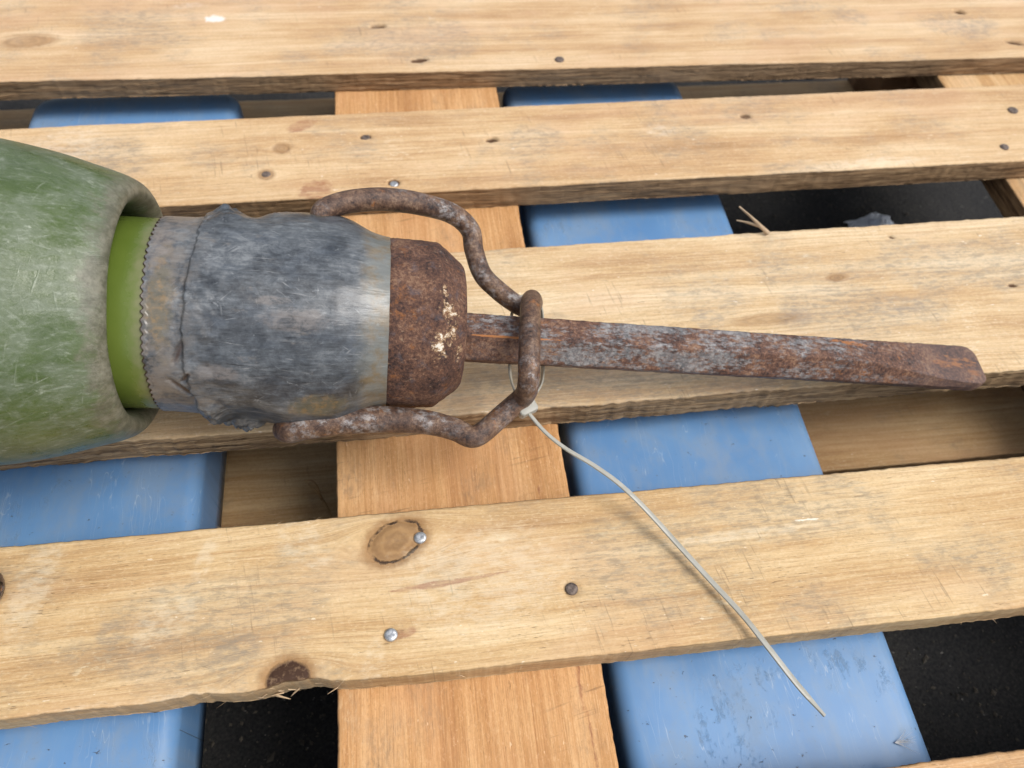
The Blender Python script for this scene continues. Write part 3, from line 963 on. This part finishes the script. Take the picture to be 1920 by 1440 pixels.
def sleeve():
    nth, S = 480, np.concatenate([[0.0, 0.0, .003, .005], np.linspace(.007, 1, 240)])
    th = np.linspace(0, 2 * np.pi, nth, endpoint=False)[None]
    s = S[:, None]
    saw = .5 + .5 * np.cos(th * 80 + 1.2 * fbm(th * 9, 0 * th, 6))
    sa = .0574 + .0012 * (1 - saw) * (1 + .4 * fbm(th * 12, 0 * th, 8)) + .0006 * fbm(th * 4, 0 * th, 3)
    sb = .1755 + .0006 * fbm(th * 3, 0 * th, 9)
    x = sa + (sb - sa) * s
    kx = np.linspace(.05, .185, 541)
    kr = np.interp(kx, [.057, .070, .085, .10, .13, .150, .160, .168, .1755], [.0525, .0527, .0530, .0535, .0540, .0531, .0514, .0494, .0480])
    kw = np.exp(-np.linspace(-2.2, 2.2, 49) ** 2)
    kr = np.convolve(np.pad(kr, 24, mode='edge'), kw / kw.sum(), 'valid')
    r = np.interp(x, kx, kr)
    tear = .0775 + .0035 * fbm(th * 2.2, 0 * th, 21, 4) + .0012 * fbm(th * 14, 0 * th, 25)
    r = r + .0017 * sstep(0, .0012, x - tear) * (1 - .75 * sstep(.0, .06, x - tear))
    rid = np.exp(-((x - tear + .0025) / .0022) ** 2)
    r = r + .0006 * rid * fbm(th * 9, x * 200, 31)
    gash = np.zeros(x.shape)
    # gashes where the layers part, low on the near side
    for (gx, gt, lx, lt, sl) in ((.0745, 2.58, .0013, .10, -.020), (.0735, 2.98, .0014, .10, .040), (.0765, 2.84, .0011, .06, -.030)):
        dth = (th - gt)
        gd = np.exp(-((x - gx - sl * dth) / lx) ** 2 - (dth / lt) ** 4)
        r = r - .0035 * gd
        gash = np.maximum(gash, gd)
    r = np.where(x < .09, np.maximum(r, .0517), r)
    for c, h, w in ((EAR, .0070, .50), (EAR + math.pi, .0060, .52)):
        dth = np.angle(np.exp(1j * (th - c)))
        r = r + h * np.exp(-(dth / w) ** 2) * sstep(.098, .128, x) * (1 - sstep(.146, .171, x))
    # lumps of the folded edge
    for (lx0, lt0, h, wx, wt) in ((.0865, .66, .0042, .0062, .22), (.090, .45, .0034, .009, .3), (.0935, 1.0, .0018, .010, .22), (.086, 3.50, .0042, .0058, .16), (.0835, 3.30, .0020, .004, .12), (.097, 3.80, .0075, .012, .13), (.102, .75, -.0016, .006, .2), (.112, .6, .0012, .008, .3)):
        dth = np.angle(np.exp(1j * (th - lt0)))
        r = r + h * np.exp(-((x - lx0) / wx) ** 2 - (dth / wt) ** 2) * (1 + .6 * fbm(th * 12, x * 260, 77))
    # dents
    r = r + .0007 * fbm(th * 3.2, x * 40, 41) + .0008 * np.exp(-((x - .088) / .012) ** 2) * fbm(th * 9, x * 150, 45) + .00014 * fbm(th * 17, x * 120, 43)
    dd = np.exp(-((x - .128) / .011) ** 2 - (np.angle(np.exp(1j * (th - 2.36))) / .10) ** 2)
    r = r - .0010 * dd + .0007 * dd * fbm(th * 60, x * 120, 53)
    fade = sstep(0, .02, s) * (1 - sstep(.985, 1, s) * .8)
    r = np.where(s < .02, .0526 + .0003 * fbm(th * 6, x * 100, 3), r)
    rr = r.copy()
    rr[0] = .0508
    rr[1] = .0519
    xx = x.copy()
    xx[0] = x[0] + .0004
    V = np.stack([xx, rr * np.cos(th), rr * np.sin(th)], -1).reshape(-1, 3)
    F = [f[::-1] for f in grid_faces(len(S), nth)]
    och = np.zeros(xx.shape)
    for (ox, ot, wx, wt) in ((.140, math.pi + EAR - .42, .020, .17), (.134, EAR + .30, .010, .16), (.066, 2.1, .008, .6)):
        dth = np.angle(np.exp(1j * (th - ot)))
        och = np.maximum(och, np.clip(1.3 - np.sqrt(((xx - ox) / wx) ** 2 + (dth / wt) ** 2), 0, 1))
    pk = np.zeros(xx.shape)
    for (ox, ot, wx, wt) in ((.130, 2.22, .020, .14), (.118, 2.05, .012, .05), (.092, 2.75, .014, .10), (.064, 1.6, .006, .5), (.068, 1.0, .010, .4)):
        dth = np.angle(np.exp(1j * (th - ot)))
        pk = np.maximum(pk, np.clip(1.3 - np.sqrt(((xx - ox) / wx) ** 2 + (dth / wt) ** 2), 0, 1))
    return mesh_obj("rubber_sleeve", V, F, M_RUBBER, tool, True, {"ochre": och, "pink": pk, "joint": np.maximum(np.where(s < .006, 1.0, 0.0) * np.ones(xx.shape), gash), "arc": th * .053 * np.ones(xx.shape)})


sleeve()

# rusted steel nose
nx_, nr_ = dense([(.165, .0462), (.1725, .0466), (.1765, .0479), (.185, .0479), (.196, .0474), (.2012, .0470), (.2024, .0466), (.2034, .0458), (.2075, .0427), (.2135, .0381), (.2152, .0367), (.2166, .0350), (.2172, .0335), (.2168, .031), (.2165, .0275), (.214, .0262), (.20, .0260), (.17, .0260)], .0011)


def nose_r(i, t):
    k = i.astype(int)
    x, r = nx_[k], nr_[k]
    d = .00035 * fbm(t * 26, x * 520, 5) + .00055 * fbm(t * 5, x * 80, 9) + .00025 * fbm(t * 60, x * 900, 15)
    return x, r + d * (k < len(nx_) * .75)


def nose_at(x, r, t):
    c = np.zeros(x.shape)
    for (cx, ct, wx, wt) in ((.208, 2.30, .006, .34), (.203, 2.42, .009, .24), (.206, 2.02, .008, .22), (.204, 1.80, .006, .14), (.2125, 2.62, .004, .2)):
        dth = np.angle(np.exp(1j * (t - ct)))
        c = np.maximum(c, np.clip(.66 - .5 * np.sqrt(((x - cx) / wx) ** 2 + (dth / wt) ** 2), 0, 1))
    return {"chip": c}


revolve("steel_nose", nx_, nose_r, 220, M_NOSE, nose_at)

# bent retainer bar: pivots in the sleeve, bows over the chisel
bar_pts = [(628, 432, .098), (604, 412, .104), (606, 396, .107), (632, 384, .106), (672, 376, .103), (728, 374, .097), (795, 384, .089), (850, 402, .080), (882, 432, .069), (889, 470, .062), (905, 515, .056),
           (938, 548, .050), (968, 570, .046), (990, 579, .046), (999, 570, .053), (997, 562, .064), (995, 572, .072), (994, 600, .0765), (993, 640, .0775),
           (992, 690, .075), (990, 722, .067), (985, 738, .056), (972, 752, .049), (942, 778, .046), (908, 808, .045), (884, 819, .045), (852, 805, .046),
           (800, 792, .048), (720, 786, .050), (640, 788, .051), (575, 797, .051), (550, 803, .049), (537, 806, .045), (531, 806, .040)]
BC = toloc([at(*b) for b in bar_pts])
C = catmull(BC, 420)
s_ = np.linspace(0, 1, len(C))
tube("retainer_bar", C, -.0016 * sstep(.975, 1, s_) + .0060 + .0008 * np.exp(-((s_ - .13) / .09) ** 2) + .0020 * np.exp(-((s_ - .93) / .13) ** 2), M_BAR, tool, 24, 5, .00018)

# ------------------------------------------------------------------ chisel
C0 = at(868, 633, .0565)
CT = at(1834, 692, .0062)
cx_ = (CT - C0) / np.linalg.norm(CT - C0)
cy_ = np.cross([0, 0, 1.0], cx_)
cy_ /= np.linalg.norm(cy_)
cz_ = np.cross(cx_, cy_)
CL = float(np.linalg.norm(CT - C0))


def hexa(half_flat, top_w, mid_w, n_hold=(.12, .35)):
    """six-sided section, flat on top, corners eased; list of (y, z)"""
    pts = [(top_w, half_flat), (mid_w, 0), (top_w, -half_flat), (-top_w, -half_flat), (-mid_w, 0), (-top_w, half_flat)]
    out = []
    for k in range(6):
        p, a, b = np.array(pts[k]), np.array(pts[k - 1]), np.array(pts[(k + 1) % 6])
        for w in (.22, .10, .035):
            out.append(p + (a - p) * w)
        out.append(p + ((a - p) + (b - p)) * .016)
        for w in (.035, .10, .22):
            out.append(p + (b - p) * w)
        out.append(p + (b - p) * .5)
    return np.array(out)


ST = np.concatenate([np.linspace(-.045, CL - .11, 110), np.linspace(CL - .11, CL - .012, 60)[1:], CL - .012 + .012 * np.sin(np.linspace(0, math.pi / 2, 14)[1:])])
hf = .0136
V, och = [], []
for s in ST:
    k = float(sstep(CL - .115, CL - .008, s))
    e = max(0.0, (s - (CL - .011)) / .011)
    rnd = math.sqrt(max(0.0, 1 - min(e, 1) ** 2))
    a = hf * (1 - k) + .0048 * k
    tw = (hf / math.sqrt(3)) * (1 - k) + .0150 * k
    mw_ = (2 * hf / math.sqrt(3)) * (1 - k) + .0157 * k
    if e > 0:
        cut = .0088 * (1 - rnd)
        tw, mw_, a = max(tw - cut * 1.0, .004), max(mw_ - cut, .005), a * (.55 + .45 * rnd)
    sec = hexa(a, tw, mw_)
    yy = sec[:, 0] + .00015 * rng.standard_normal()
    zz = sec[:, 1]
    ang = np.arctan2(zz, yy)
    d = 1 + .010 * fbm(np.full(len(ang), s * 120), ang * 2, 3)
    V.append(np.column_stack([np.full(len(sec), s), yy * d, zz * d]))
    oc = np.zeros(len(sec))
    for (os_, oy, ws, wy, amp) in ((CL - .024, .001, .034, .012, .60), (CL - .108, .004, .026, .0060, .52), (.028, -.0075, .040, .0009, .95), (CL - .010, -.006, .008, .008, .62)):
        oc = np.maximum(oc, amp * np.clip(1.35 - np.sqrt(((s - os_) / ws) ** 2 + ((yy - oy) / wy) ** 2), 0, 1) * (zz > -.002))
    och.append(oc)
nc = len(V[0])
V = np.concatenate(V)
och = np.concatenate(och)
F = [f[::-1] for f in grid_faces(len(ST), nc)]
F = [f[::-1] for f in F]
F.append(list(range(nc))[::-1])
F.append([(len(ST) - 1) * nc + i for i in range(nc)])
chisel = mesh_obj("chisel", V, F, M_CHISEL, None, True, {"ochre": och})
cm = Matrix.Identity(4)
for i in range(3):
    cm[i][0], cm[i][1], cm[i][2], cm[i][3] = cx_[i], cy_[i], cz_[i], C0[i]
chisel.matrix_world = cm
tag(chisel, "long rusty hexagonal steel chisel with flattened rounded tip held in the breaker's nose", "chisel")

# ------------------------------------------------------------------ cable tie
tie = empty("cable_tie", tuple(at(985, 764, .044)))
tag(tie, "milky white nylon cable tie round the retainer bar, its long tail hanging over the boards", "cable tie")
TO = at(985, 764, .044)


def strap(name, pts, w, t, n, ref, taper=False):
    Cc = catmull(np.array([at(*q) for q in pts]) - TO, n)
    T, N, Bn = frames(Cc, ref)
    prof = [(-1, -.6), (-.8, -1), (.8, -1), (1, -.6), (1, .6), (.8, 1), (-.8, 1), (-1, .6)]
    V = []
    for i in range(n):
        k = 1 if not taper else (.68 + .37 * sstep(0.0, .5, i / (n - 1))) * (1 - .45 * sstep(.93, 1.0, i / (n - 1)))
        for (a, b) in prof:
            V.append(Cc[i] + Bn[i] * a * w / 2 * k + N[i] * b * t / 2)
    F = grid_faces(n, 8)
    F.append(list(range(8))[::-1])
    F.append([(n - 1) * 8 + i for i in range(8)])
    o = mesh_obj(name, np.array(V), F, M_NYLON, tie, True)
    o.data.set_sharp_from_angle(angle=math.radians(40))
    return o


strap("strap_loop", [(984, 757, .050), (970, 742, .050), (959, 715, .040), (956, 688, .036), (957, 640, .030), (958, 604, .036), (963, 575, .045), (974, 558, .050), (988, 556, .044), (1003, 560, .042),
                     (1013, 574, .042), (1017, 596, .038), (1018, 640, .030), (1018, 690, .034), (1016, 715, .040), (1008, 733, .046), (994, 750, .050)], (.0026), .0011, 160, (1, 0, .2))
strap("strap_tail", [(986, 768, .046), (998, 783, .046), (1024, 812, .044), (1062, 842, .038), (1112, 872, .030), (1162, 908, .022), (1212, 956, .015), (1272, 1022, .0085), (1332, 1088, .0060),
                     (1392, 1153, .0060), (1442, 1216, .0055), (1492, 1280, .003), (1546, 1342, -.001)], .0032, .0013, 200, (.25, .1, 1), True)
# head: a small bevelled box with a slot
hx = (at(1005, 752, .047) - at(972, 768, .047))
hx /= np.linalg.norm(hx)
hz = np.array([-.15, -.35, 1.0])
hz -= hx * (hz @ hx)
hz /= np.linalg.norm(hz)
hy = np.cross(hz, hx)
sec = []
for (a, b) in ((-1, -.7), (-.8, -1), (.8, -1), (1, -.7), (1, .7), (.8, 1), (-.8, 1), (-1, .7)):
    sec.append((a, b))
V = []
lev = [(-.0026, .85), (-.0022, 1.0), (.0019, 1.0), (.0024, .9), (.0025, .5)]
hc = at(987, 764, .046) - TO
for (h, k) in lev:
    for (a, b) in sec:
        V.append(hc + hx * a * .0056 * k + hy * b * .0044 * k + hz * h * 1.4)
F = grid_faces(len(lev), 8) + [list(range(8))[::-1], [(len(lev) - 1) * 8 + i for i in range(8)]]
hd = mesh_obj("head", np.array(V), F, M_NYLON, tie, True)
hd.data.set_sharp_from_angle(angle=math.radians(35))

# ------------------------------------------------------------------ litter
def stick(name, pts, r0, r1, mat, label, cat, n=30, seed=1, extra=()):
    Cw = np.array([at(*q) for q in pts])
    o0 = Cw[0]
    c = catmull(Cw - o0, n)
    root = tube(name, c, np.linspace(r0, r1, n), mat, None, 8, seed, r0 * .35)
    root.location = tuple(o0)
    for e in extra:
        ce = catmull(np.array([at(*q) for q in e]) - o0, 16)
        tube("side_twig", ce, np.linspace(r0 * .8, r1 * .7, 16), mat, root, 8, seed + 1, r0 * .3)
    tag(root, label, cat)
    return root


stick("wood_sliver", [(1440, 438, .0015), (1425, 424, .006), (1407, 406, .008), (1386, 388, .008)], .0018, .0005, M_SLIVER,
      "pale forked wood sliver sticking out over the dark gap beside the right fork", "splinter", extra=[[(1425, 424, .006), (1404, 418, .004), (1381, 413, .002)]])
stick("straw_stalk", [(626, 984, -.118), (612, 950, -.108), (596, 925, -.100), (578, 906, -.094)], .0012, .0004, M_STRAW,
      "thin orange-brown dry straw stalk in the dark gap left of the middle cross board", "straw", extra=[[(604, 938, -.104), (590, 905, -.096), (570, 901, -.094)]])

# crumpled scrap of white plastic film on the ground
q = np.array([at(1640, 444, GZ + .004)])[0]
NS = 26
U, Wv = np.meshgrid(np.linspace(-1, 1, NS), np.linspace(-1, 1, NS))
hgt = .014 + .016 * fbm(U * 2.2, Wv * 2.2, 5) + .006 * np.abs(fbm(U * 6, Wv * 6, 9))
rad = 1 + .3 * fbm(np.arctan2(Wv, U) * 2, 0 * U, 3)
V = np.stack([U * .028 * rad, Wv * .026 * rad, np.maximum(hgt * (1.15 - .5 * (U ** 2 + Wv ** 2)), 0) + .001], -1).reshape(-1, 3)
sc = mesh_obj("plastic_scrap", V, [f[::-1] for f in grid_faces(NS, NS, False)], M_FILM, None, False)
md = sc.modifiers.new("thick", 'SOLIDIFY')
md.thickness = .0006
sc.location = (q[0], q[1], GZ)
tag(sc, "crumpled scrap of white plastic film on the dark ground right of the fork", "plastic scrap")

# downy tuft on the right fork
q = at(1680, 1392, -.0425)
V, F = [], []
for k in range(26):
    a = random.uniform(-.5, .55)
    ln = random.uniform(.006, .014)
    d = np.array([math.cos(a), math.sin(a), 0])
    b = random.uniform(-.3, .3)
    k0 = len(V)
    sd = np.array([-d[1], d[0], 0])
    for t in (0, .33, .66, 1):
        c = d * ln * t + sd * b * ln * t * t + np.array([0, 0, .0006 + .002 * t * random.random()])
        w = .00010 * (1.1 - t)
        V += [c + sd * w, c - sd * w, c + np.array([0, 0, w * 1.6])]
    for s in range(3):
        for e in range(3):
            F.append([k0 + s * 3 + e, k0 + s * 3 + (e + 1) % 3, k0 + s * 3 + 3 + (e + 1) % 3, k0 + s * 3 + 3 + e])
fl = mesh_obj("down_tuft", np.array(V), F, M_FLUFF, None, True)
fl.location = (q[0], q[1], -.0445)
tag(fl, "tiny tuft of white down on the right blue fork", "feather")

# rusty rod end showing at the left edge
q0, q1 = at(-110, 1104, .0095), at(-1, 1104, .0095)
c = np.linspace(q0, q1, 26) - q0
r = np.full(26, .0095)
r[-5:] = .0095 * np.sqrt(1 - np.linspace(0, .92, 5) ** 2)
rod = tube("steel_rod", c, r, M_BAR, None, 20, 3, .0003)
rod.location = tuple(q0)
tag(rod, "blunt end of a dark rusty steel rod at the left picture edge", "rod")

# grit and wood crumbs on the asphalt under the gaps
V, F = [], []
for k in range(1600):
    gx, gy = random.choice([(random.uniform(.25, .55), random.uniform(-.02, .26)), (random.uniform(.24, .5), random.uniform(-.45, -.22)),
                            (random.uniform(-.2, -.02), random.uniform(-.42, -.2))])
    r = random.choice([.0006, .0008, .0011, .0016]) * random.uniform(.6, 1.5)
    k0 = len(V)
    st = random.uniform(.5, 1.8)
    an = random.uniform(0, math.pi)
    for (a, b, c) in ((1, 0, 0), (0, 1, 0), (-1, 0, 0), (0, -1, 0), (0, 0, 1), (0, 0, -.6)):
        j = 1 + random.uniform(-.35, .35)
        x, y = a * r * st * j, b * r * j
        V.append((gx + x * math.cos(an) - y * math.sin(an), gy + x * math.sin(an) + y * math.cos(an), GZ + r * .45 + c * r * .8 * j))
    F += [[k0 + q for q in t] for t in ((0, 1, 4), (1, 2, 4), (2, 3, 4), (3, 0, 4), (1, 0, 5), (2, 1, 5), (3, 2, 5), (0, 3, 5))]
grit = mesh_obj("grit", np.array(V), F, simple("grey_grit", (.018, .017, .016), (.10, .085, .066), 45, .9), None, False)
tag(grit, "loose grit and wood crumbs on the asphalt under the pallet", "grit", kind="stuff")
